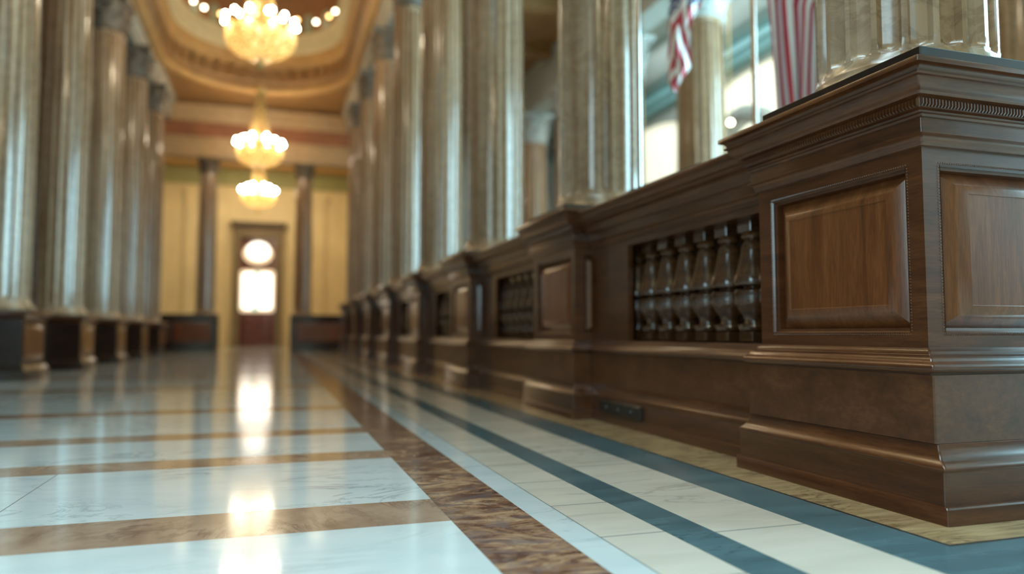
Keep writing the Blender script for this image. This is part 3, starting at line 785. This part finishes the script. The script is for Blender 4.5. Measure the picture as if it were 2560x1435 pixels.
# door with casing, lunette and stained panes
dx0, dx1 = -1.30, 0.06; dc = (dx0+dx1)/2
root = empty('door_1', (dc, BW, 0)); root['kind'] = 'structure'
m = MB(); hw = (dx1-dx0)/2
for s in (-1, 1):
    a, b = (hw, hw+0.26) if s > 0 else (-hw-0.26, -hw)
    m.box(a, b, -0.18, 0.05, 0, 4.35, 0, 0.01); m.box(a+0.06, b-0.06, -0.23, -0.18, 0.1, 4.3, 0, 0.01)
m.box(-hw-0.26, hw+0.26, -0.18, 0.05, 4.35, 4.62, 0, 0.01)
m.build('casing', M_casing, root)
m = MB(); m.rectsweep([(0,0,4.62),(0.05,0.05,4.66),(0.07,0.07,4.76),(0.14,0.14,4.82),(0.15,0.15,4.92)], -hw-0.24, hw+0.24, -0.20, 0.03); m.build('cornice', M_cap, root)
for s in (-1, 1):
    m = MB(); m.rectsweep([(0,0,4.0),(0.01,0.01,4.2),(0.03,0.06,4.55),(0.03,0.08,4.62)], s*(hw+0.17)-0.07, s*(hw+0.17)+0.07, -0.28, -0.15); m.build('bracket', M_casing, root)
m = MB(); m.box(-hw, hw, 0.06, 0.16, 0, 4.35); lf = m.build('door_leaf', M_door, root)
def rounded(w, h, r, n=6):
    pts = []
    for (cx_, cz_, a0) in ((w-r, -h+r, -pi/2), (w-r, h-r, 0), (-w+r, h-r, pi/2), (-w+r, -h+r, pi)):
        for i in range(n+1): a = a0+pi/2*i/n; pts.append((cx_+r*cos(a), cz_+r*sin(a)))
    return pts
def slab(name, pts, y0, y1, mat, c, parent):
    m = MB(); n = len(pts); vs = [(c[0]+x, y0, c[1]+z) for x, z in pts]+[(c[0]+x, y1, c[1]+z) for x, z in pts]
    m.add(vs, [tuple(range(n)), tuple(range(2*n-1, n-1, -1))]+[(i, n+i, n+(i+1) % n, (i+1) % n) for i in range(n)])
    return m.build(name, mat, parent)
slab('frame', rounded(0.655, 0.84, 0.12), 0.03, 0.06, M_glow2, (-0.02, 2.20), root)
for s in (-1, 1): slab('pane', rounded(0.29, 0.73, 0.17), 0.0, 0.03, M_glow, (-0.02+s*0.275, 2.2), root)
ang = [(0.56*cos(2*pi*i/28), 0.42*sin(2*pi*i/28)) for i in range(28)]
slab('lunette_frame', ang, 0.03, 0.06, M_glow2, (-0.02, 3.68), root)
slab('lunette', [(0.44*cos(2*pi*i/28), 0.36*sin(2*pi*i/28)) for i in range(28)], 0.0, 0.03, M_glow, (0.0, 3.80), root)
slab('stained_glass', [(0,0.30),(-0.12,0.1),(0,-0.02),(0.12,0.1)], -0.01, 0.0, M_teal_g, (-0.03, 2.72), root)
slab('stained_glass', [(0.12*cos(a/10*2*pi), 0.10*sin(a/10*2*pi)) for a in range(10)], -0.01, 0.0, M_teal_g, (-0.10, 1.53), root)
slab('stained_glass', [(0.09*cos(a/10*2*pi), 0.13*sin(a/10*2*pi)) for a in range(10)], -0.008, 0.0, M_red_g, (-0.04, 1.72), root)
for s in (-1, 1):
    t = Matrix.Translation((s*0.33-0.28, 0.058, 0.15)); m = MB(); raised_panel(m, (0.02, 0.54, 0.05, 1.0), t, g=0, bw=0.08, depth=0, rise=0.03)
    m.build('raised_panel', M_door, root)

# ------------------------------------------------------------------ CHANDELIERS
def make_chandelier():
    root = empty('chandelier', (0,0,0))
    R = 0.60
    m = MB()   # ribbed crystal bowl, origin at its lowest tip
    prof = []
    for i in range(15):
        t = i/14; a = t*pi/2; prof.append((0.07+0.50*sin(a)**0.85, 0.20+0.42*(1-cos(a))))
    seg = 64; vs = []
    for (r, z) in prof:
        for k in range(seg):
            a = 2*pi*k/seg; rr = r*(1+0.035*(k % 2)+0.05*abs(sin(4*a)))
            vs.append((rr*cos(a), rr*sin(a), z))
    m.add(vs, [(q*seg+k, q*seg+(k+1) % seg, (q+1)*seg+(k+1) % seg, (q+1)*seg+k) for q in range(len(prof)-1) for k in range(seg)], 0, False)
    m.build('crystal_bowl', M_crys, root)
    m = MB(); m.lathe([(0.02,0.0),(0.05,0.03),(0.075,0.08),(0.06,0.13),(0.03,0.16),(0.04,0.18),(0.08,0.21)], 20); m.build('finial', M_crys, root)
    m = MB()
    for rr, z in ((0.56,0.62),(0.60,0.66),(0.42,0.74)):
        m.tube([(rr*cos(2*pi*i/40), rr*sin(2*pi*i/40), z) for i in range(41)], 0.016, 6)
    for i in range(14):
        a = 2*pi*i/14; m.tube([(0.42*cos(a), 0.42*sin(a), 0.74), (0.52*cos(a), 0.52*sin(a), 0.68), (R*cos(a), R*sin(a), 0.76)], 0.010, 5)
    gr = m.build('gilt_ring', M_brass, root)
    bulb = MB(); bulb.ball((0,0,0), 0.038, 10, 8, sz=1.25); b0 = bulb.build('bulb', M_bulb, gr); first = True
    spots = [(R*cos(2*pi*i/13+0.1), R*sin(2*pi*i/13+0.1), 0.82) for i in range(13)] + [(0.36*cos(2*pi*i/6), 0.36*sin(2*pi*i/6), 0.95) for i in range(6)] + [(0.55*cos(2*pi*i/9+0.2), 0.55*sin(2*pi*i/9+0.2), 0.60) for i in range(9)]
    for p in spots:
        o = b0 if first else b0.copy()
        if not first: COL.objects.link(o); o.parent = gr
        o.location = p; first = False
    for i in range(6):
        a = 2*pi*i/6+0.3; m = MB()
        pts = []
        for j in range(16):
            t = j/15; r = 0.30*(1-t)**1.0+0.055; r = 0.07+0.23*(1-t)**1.5
            pts.append((r*cos(a), r*sin(a), 0.76+1.42*t))
        m.tube(pts, 0.026, 6, radii=[0.030+0.008*(j % 2) for j in range(16)]); m.build('crystal_strand', M_crys, root)
    m = MB(); m.lathe([(0.03,2.16),(0.10,2.20),(0.13,2.26),(0.09,2.34),(0.04,2.40)], 20); m.build('crown', M_crys, root)
    return root
ch0 = make_chandelier()
CHS = [(-0.31, 13.3, 5.08+0.0), (-0.44, 20.4, 4.72), (-0.60, 27.6, 4.80), (-0.31, 6.1, 5.08), (-0.30, -1.0, 4.4)]  # last two hang out of view, added for warm light on the columns
CHL = ['largest crystal chandelier in view at the top, hanging under the dome with its globe lamps', 'middle crystal chandelier with tall tent of strands, hanging before the portal beam', 'smallest and farthest chandelier, hanging above the far doorway', 'added out-of-view crystal chandelier lighting the hall between the dome and the camera', 'added out-of-view crystal chandelier behind and above the camera, under the added skylight']
TOPS = [10.6, 7.1, 7.0, 10.6, 7.0]
CHO = [ch0] + [copy_tree(ch0) for k in range(4)]
for i, (x, y, z) in enumerate(CHS):
    c = CHO[i]; c.location = (x, y, z)
    m = MB(); m.tube([(0,0,2.38),(0,0,TOPS[i]-z)], 0.022, 8); m.build('rod', M_brass, c)
    tag(c, CHL[i], 'chandelier', 'crystal chandeliers down the hall')
    if i == 0: continue
# copies must not inherit the first rod twice
# ------------------------------------------------------------------ FLAGS AND POLES
def flag_mat():
    m, nt, b = newmat('flag_cloth')
    uv = nt.nodes.new('ShaderNodeUVMap'); sep = nt.nodes.new('ShaderNodeSeparateXYZ'); nt.links.new(uv.outputs[0], sep.inputs[0])
    def math(op, a, bb=None, c=None):
        n = nt.nodes.new('ShaderNodeMath'); n.operation = op
        for i, v in enumerate((a, bb, c)):
            if v is None: continue
            if isinstance(v, (int, float)): n.inputs[i].default_value = v
            else: nt.links.new(v, n.inputs[i])
        return n.outputs[0]
    U, V = sep.outputs[0], sep.outputs[1]
    st = math('MODULO', math('FLOOR', math('MULTIPLY', V, 13)), 2)
    red = mix(nt, (0.45,0.012,0.035), (0.80,0.78,0.78), st)
    cant = math('MULTIPLY', math('LESS_THAN', U, 0.4), math('LESS_THAN', V, 7/13))
    gx = math('FRACT', math('MULTIPLY', U, 15)); gy = math('FRACT', math('MULTIPLY', V, 13*9/7/1.8))
    d = math('ADD', math('POWER', math('SUBTRACT', gx, 0.5), 2), math('POWER', math('SUBTRACT', gy, 0.5), 2))
    star = math('LESS_THAN', d, 0.05)
    blue = mix(nt, (0.02,0.035,0.14), (0.8,0.8,0.8), star)
    nt.links.new(mix(nt, red, blue, cant), b.inputs['Base Color'])
    b.inputs['Roughness'].default_value = 0.6; b.inputs['Sheen Weight'].default_value = 0.2
    return m
M_flag = flag_mat()
def make_flag(name, pole, left, ztop, zbot, w, off, seed):
    """limp cloth: hoist at the pole, stripes falling to a pointed lower end"""
    NS, NTT = 60, 78; vs = []; uvs = []
    px, py = pole; view = Vector((px, py, 0)).normalized()
    for s in range(NS+1):
        S = s/NS
        for t in range(NTT+1):
            T = t/NTT
            z = ztop-(ztop-zbot)*S - (0.42*(T-0.5))*(1-S)*0.9 - 0.10*(1-abs(2*T-1))*S**3
            o = 0.02 + (off-0.02)*min(1, (S*1.9))**0.8
            width = w*(0.25+0.9*min(1, S*2.2)) * (1-0.45*max(0, S-0.45)/0.55)
            lat = o + width*(0.5-T) + 0.018*sin(11*T+5*S+seed)*S
            dep = 0.055*sin(2*pi*3.4*T+1.6*S+seed)*(0.3+0.7*S) + 0.02*sin(7*S+3*T)
            p = Vector((px, py, 0)) + left*lat + view*dep; vs.append((p.x, p.y, z)); uvs.append((S, T))
    fs = [(s*(NTT+1)+t, s*(NTT+1)+t+1, (s+1)*(NTT+1)+t+1, (s+1)*(NTT+1)+t) for s in range(NS) for t in range(NTT)]
    me = bpy.data.meshes.new(name); me.from_pydata(vs, [], fs); ul = me.uv_layers.new(name='UVMap')
    for p in me.polygons:
        p.use_smooth = True
        for li in p.loop_indices: ul.data[li].uv = uvs[me.loops[li].vertex_index]
    me.materials.append(M_flag); o = bpy.data.objects.new(name, me); COL.objects.link(o)
    md = o.modifiers.new('thick', 'SOLIDIFY'); md.thickness = 0.003
    return o
def pole_obj(x, y, top, label):
    r = empty('flagpole', (x, y, 0))
    m = MB(); m.lathe([(0.15,0),(0.16,0.02),(0.14,0.05),(0.05,0.08),(0.03,0.14),(0.024,0.16)], 24); m.build('base', M_brass, r)
    m = MB(); m.lathe([(0.020,0.1),(0.019,top)], 16); m.build('pole', M_pole, r)
    m = MB(); m.lathe([(0.02,top),(0.035,top+0.02),(0.02,top+0.05),(0.045,top+0.09),(0.01,top+0.22)], 16); m.build('finial', M_brass, r)
    tag(r, label, 'flagpole', 'flagpoles in the side aisle'); return r
p1 = (3.36, 4.57); p2 = (3.62, 3.80)
pole_obj(*p1, 4.25, 'varnished wooden flagpole rising left of the nearest column, between the two flags')
pole_obj(*p2, 3.95, 'flagpole of the right-hand flag, hidden behind the nearest column')
L1 = Vector((-p1[1], p1[0], 0)).normalized(); L2 = Vector((-p2[1], p2[0], 0)).normalized()
def make_bias_flag(name, pole, left):
    """flag hanging by its hoist corner so that the stripes fall on the bias, folded once down its middle"""
    OUT = [(3.806, 0.221, -0.005),(3.442, 0.489, 0.126),(3.080, 0.615, 0.361),(2.891, 0.630, 0.452),(2.702, 0.636, 0.470),(2.560, 0.634, 0.457),(2.450, 0.636, 0.525),(2.368, 0.601, 0.565)]
    NS, NTT = 70, 40; vs = []; uvs = []
    px, py = pole; view = Vector((px, py, 0)).normalized()
    ztop, zbot = OUT[0][0], OUT[-1][0]
    for s_ in range(NS+1):
        z = ztop+(zbot-ztop)*s_/NS
        for k in range(len(OUT)-1):
            if OUT[k][0] >= z >= OUT[k+1][0]-1e-9:
                q = (OUT[k][0]-z)/(OUT[k][0]-OUT[k+1][0]); a = OUT[k][1]+(OUT[k+1][1]-OUT[k][1])*q; b = OUT[k][2]+(OUT[k+1][2]-OUT[k][2])*q; break
        for t in range(NTT+1):
            T = t/NTT; lat = a+(b-a)*T; mid = (a+b)/2
            fold = abs(T-0.5)*2
            dep = 0.07*fold + 0.025*sin(9*T+14*z) + 0.012*sin(23*T)
            p = Vector((px, py, 0)) + left*lat + view*dep; vs.append((p.x, p.y, z+0.01*sin(8*T)))
            V = (3.10-z+7/13*0.91+0.9*abs(lat-mid)+0.3*(lat-mid))/0.91; V = 0.62+(3.02-z)*0.60-abs(lat-a-(b-a)*0.45)*2.2
            U = 0.4+(3.00-z)*1.6+(mid-0.02-lat)*1.0
            uvs.append((U, V))
    fs = [(q*(NTT+1)+t, q*(NTT+1)+t+1, (q+1)*(NTT+1)+t+1, (q+1)*(NTT+1)+t) for q in range(NS) for t in range(NTT)]
    me = bpy.data.meshes.new(name); me.from_pydata(vs, [], fs); ul = me.uv_layers.new(name='UVMap')
    for p in me.polygons:
        p.use_smooth = True
        for li in p.loop_indices: ul.data[li].uv = uvs[me.loops[li].vertex_index]
    me.materials.append(M_flag); o = bpy.data.objects.new(name, me); COL.objects.link(o)
    md = o.modifiers.new('thick', 'SOLIDIFY'); md.thickness = 0.003
    return o
fg = make_bias_flag('flag', p1, L1)
tag(fg, 'limp red and white striped flag left of the bare pole, beside the second column', 'flag', 'flags in the side aisle')
fg = make_flag('flag', p2, L2, 3.75, 1.85, 0.34, 0.40, 2.0)
tag(fg, 'striped flag partly hidden behind the left side of the nearest column', 'flag', 'flags in the side aisle')
# arch and pendant lamp in the aisle
m = MB(); n = 20; Xa = 9.35; yc = 13.3; zc = 4.15; ro, ri = 1.2, 0.85
ring = []
for i in range(n+1):
    t = pi*i/n; ring.append((cos(t), sin(t)))
vs = []; prof = [(ro,0.0),(ro-0.1,0.05),(ri+0.08,0.05),(ri,0.0)]
for c, s in ring:
    for (r, d) in prof: vs.append((Xa-d, yc+r*c, zc+r*s))
    for (r, d) in ((ri,0.3),(ro,0.3)): vs.append((Xa+d, yc+r*c, zc+r*s))
K = 6
m.add(vs, [(i*K+j, i*K+(j+1) % K, (i+1)*K+(j+1) % K, (i+1)*K+j) for i in range(n) for j in range(K)], 0, True)
m.build_ = None
for s in (-1, 1):
    a, b = (yc+ri, yc+ro) if s > 0 else (yc-ro, yc-ri)
    m.box(Xa-0.03, Xa+0.3, a, b, 0, zc)
o = m.build('stone_arch', M_lcap); tag(o, 'grey stone archway seen beyond the aisle column, above the pedestal cornice', 'arch')
r = empty('pendant_lamp', (8.5, 12.34, 4.66))
m = MB(); m.ball((0,0,0), 0.055, 16, 10); m.build('globe', M_lampw, r)
m = MB(); m.tube([(0,0,0.1),(0,0,3.44)], 0.012, 6); m.build('rod', M_brass, r)
tag(r, 'small white glowing globe lamp hanging in the aisle beside the pale column', 'lamp')

# ------------------------------------------------------------------ LIGHTS
def area(name, loc, rot, sx, sy, power, col):
    l = bpy.data.lights.new(name, 'AREA'); l.shape = 'RECTANGLE'; l.size = sx; l.size_y = sy; l.energy = power; l.color = col
    o = bpy.data.objects.new(name, l); COL.objects.link(o); o.location = loc; o.rotation_euler = rot; return o
CY = (0.50, 0.84, 1.0)
sk = area('skylight_fill', (-0.5, 0.6, 7.0), (0, 0, 0), 3.0, 4.6, 75, (0.70,0.92,1.0)); sk.data.spread = radians(70)  # cool fill under the added skylight, aimed at the near floor
area('aisle_fill', (8.5, 12.0, 8.05), (0, 0, 0), 1.6, 12.0, 260, (0.78,0.95,1.0))  # unseen fill added to brighten the aisle columns and capitals
area('aisle_fill', (4.4, 14.0, 7.3), (0, 0, 0), 1.0, 8.0, 60, (1.0,0.9,0.75))  # warm fill added under the aisle ceiling
# added warm fill inside the dome and in the far bay, no fittings
area('dome_fill', (cx, 17.0, 10.2), (0, 0, 0), 2.2, 6.0, 55, (1.0, 0.78, 0.48))
area('dome_fill', (cx, 9.0, 10.2), (0, 0, 0), 2.2, 6.0, 55, (1.0, 0.78, 0.48))
area('bay_fill', (-0.6, 26.8, 6.9), (0, 0, 0), 5.0, 5.0, 190, (1.0, 0.84, 0.56))

w = bpy.data.worlds.new('world'); SC.world = w; w.use_nodes = True
w.node_tree.nodes['Background'].inputs[0].default_value = (0.5, 0.75, 0.9, 1); w.node_tree.nodes['Background'].inputs[1].default_value = 0.3
SC.view_settings.view_transform = 'Standard'; SC.view_settings.look = 'None'; SC.view_settings.gamma = 1.0
SC.view_settings.use_curve_mapping = False
SC.view_settings.exposure = 0.3
SC.cycles.use_denoising = True
SC.cycles.max_bounces = 8; SC.cycles.diffuse_bounces = 4; SC.cycles.glossy_bounces = 4
SC.cycles.sample_clamp_indirect = 8.0
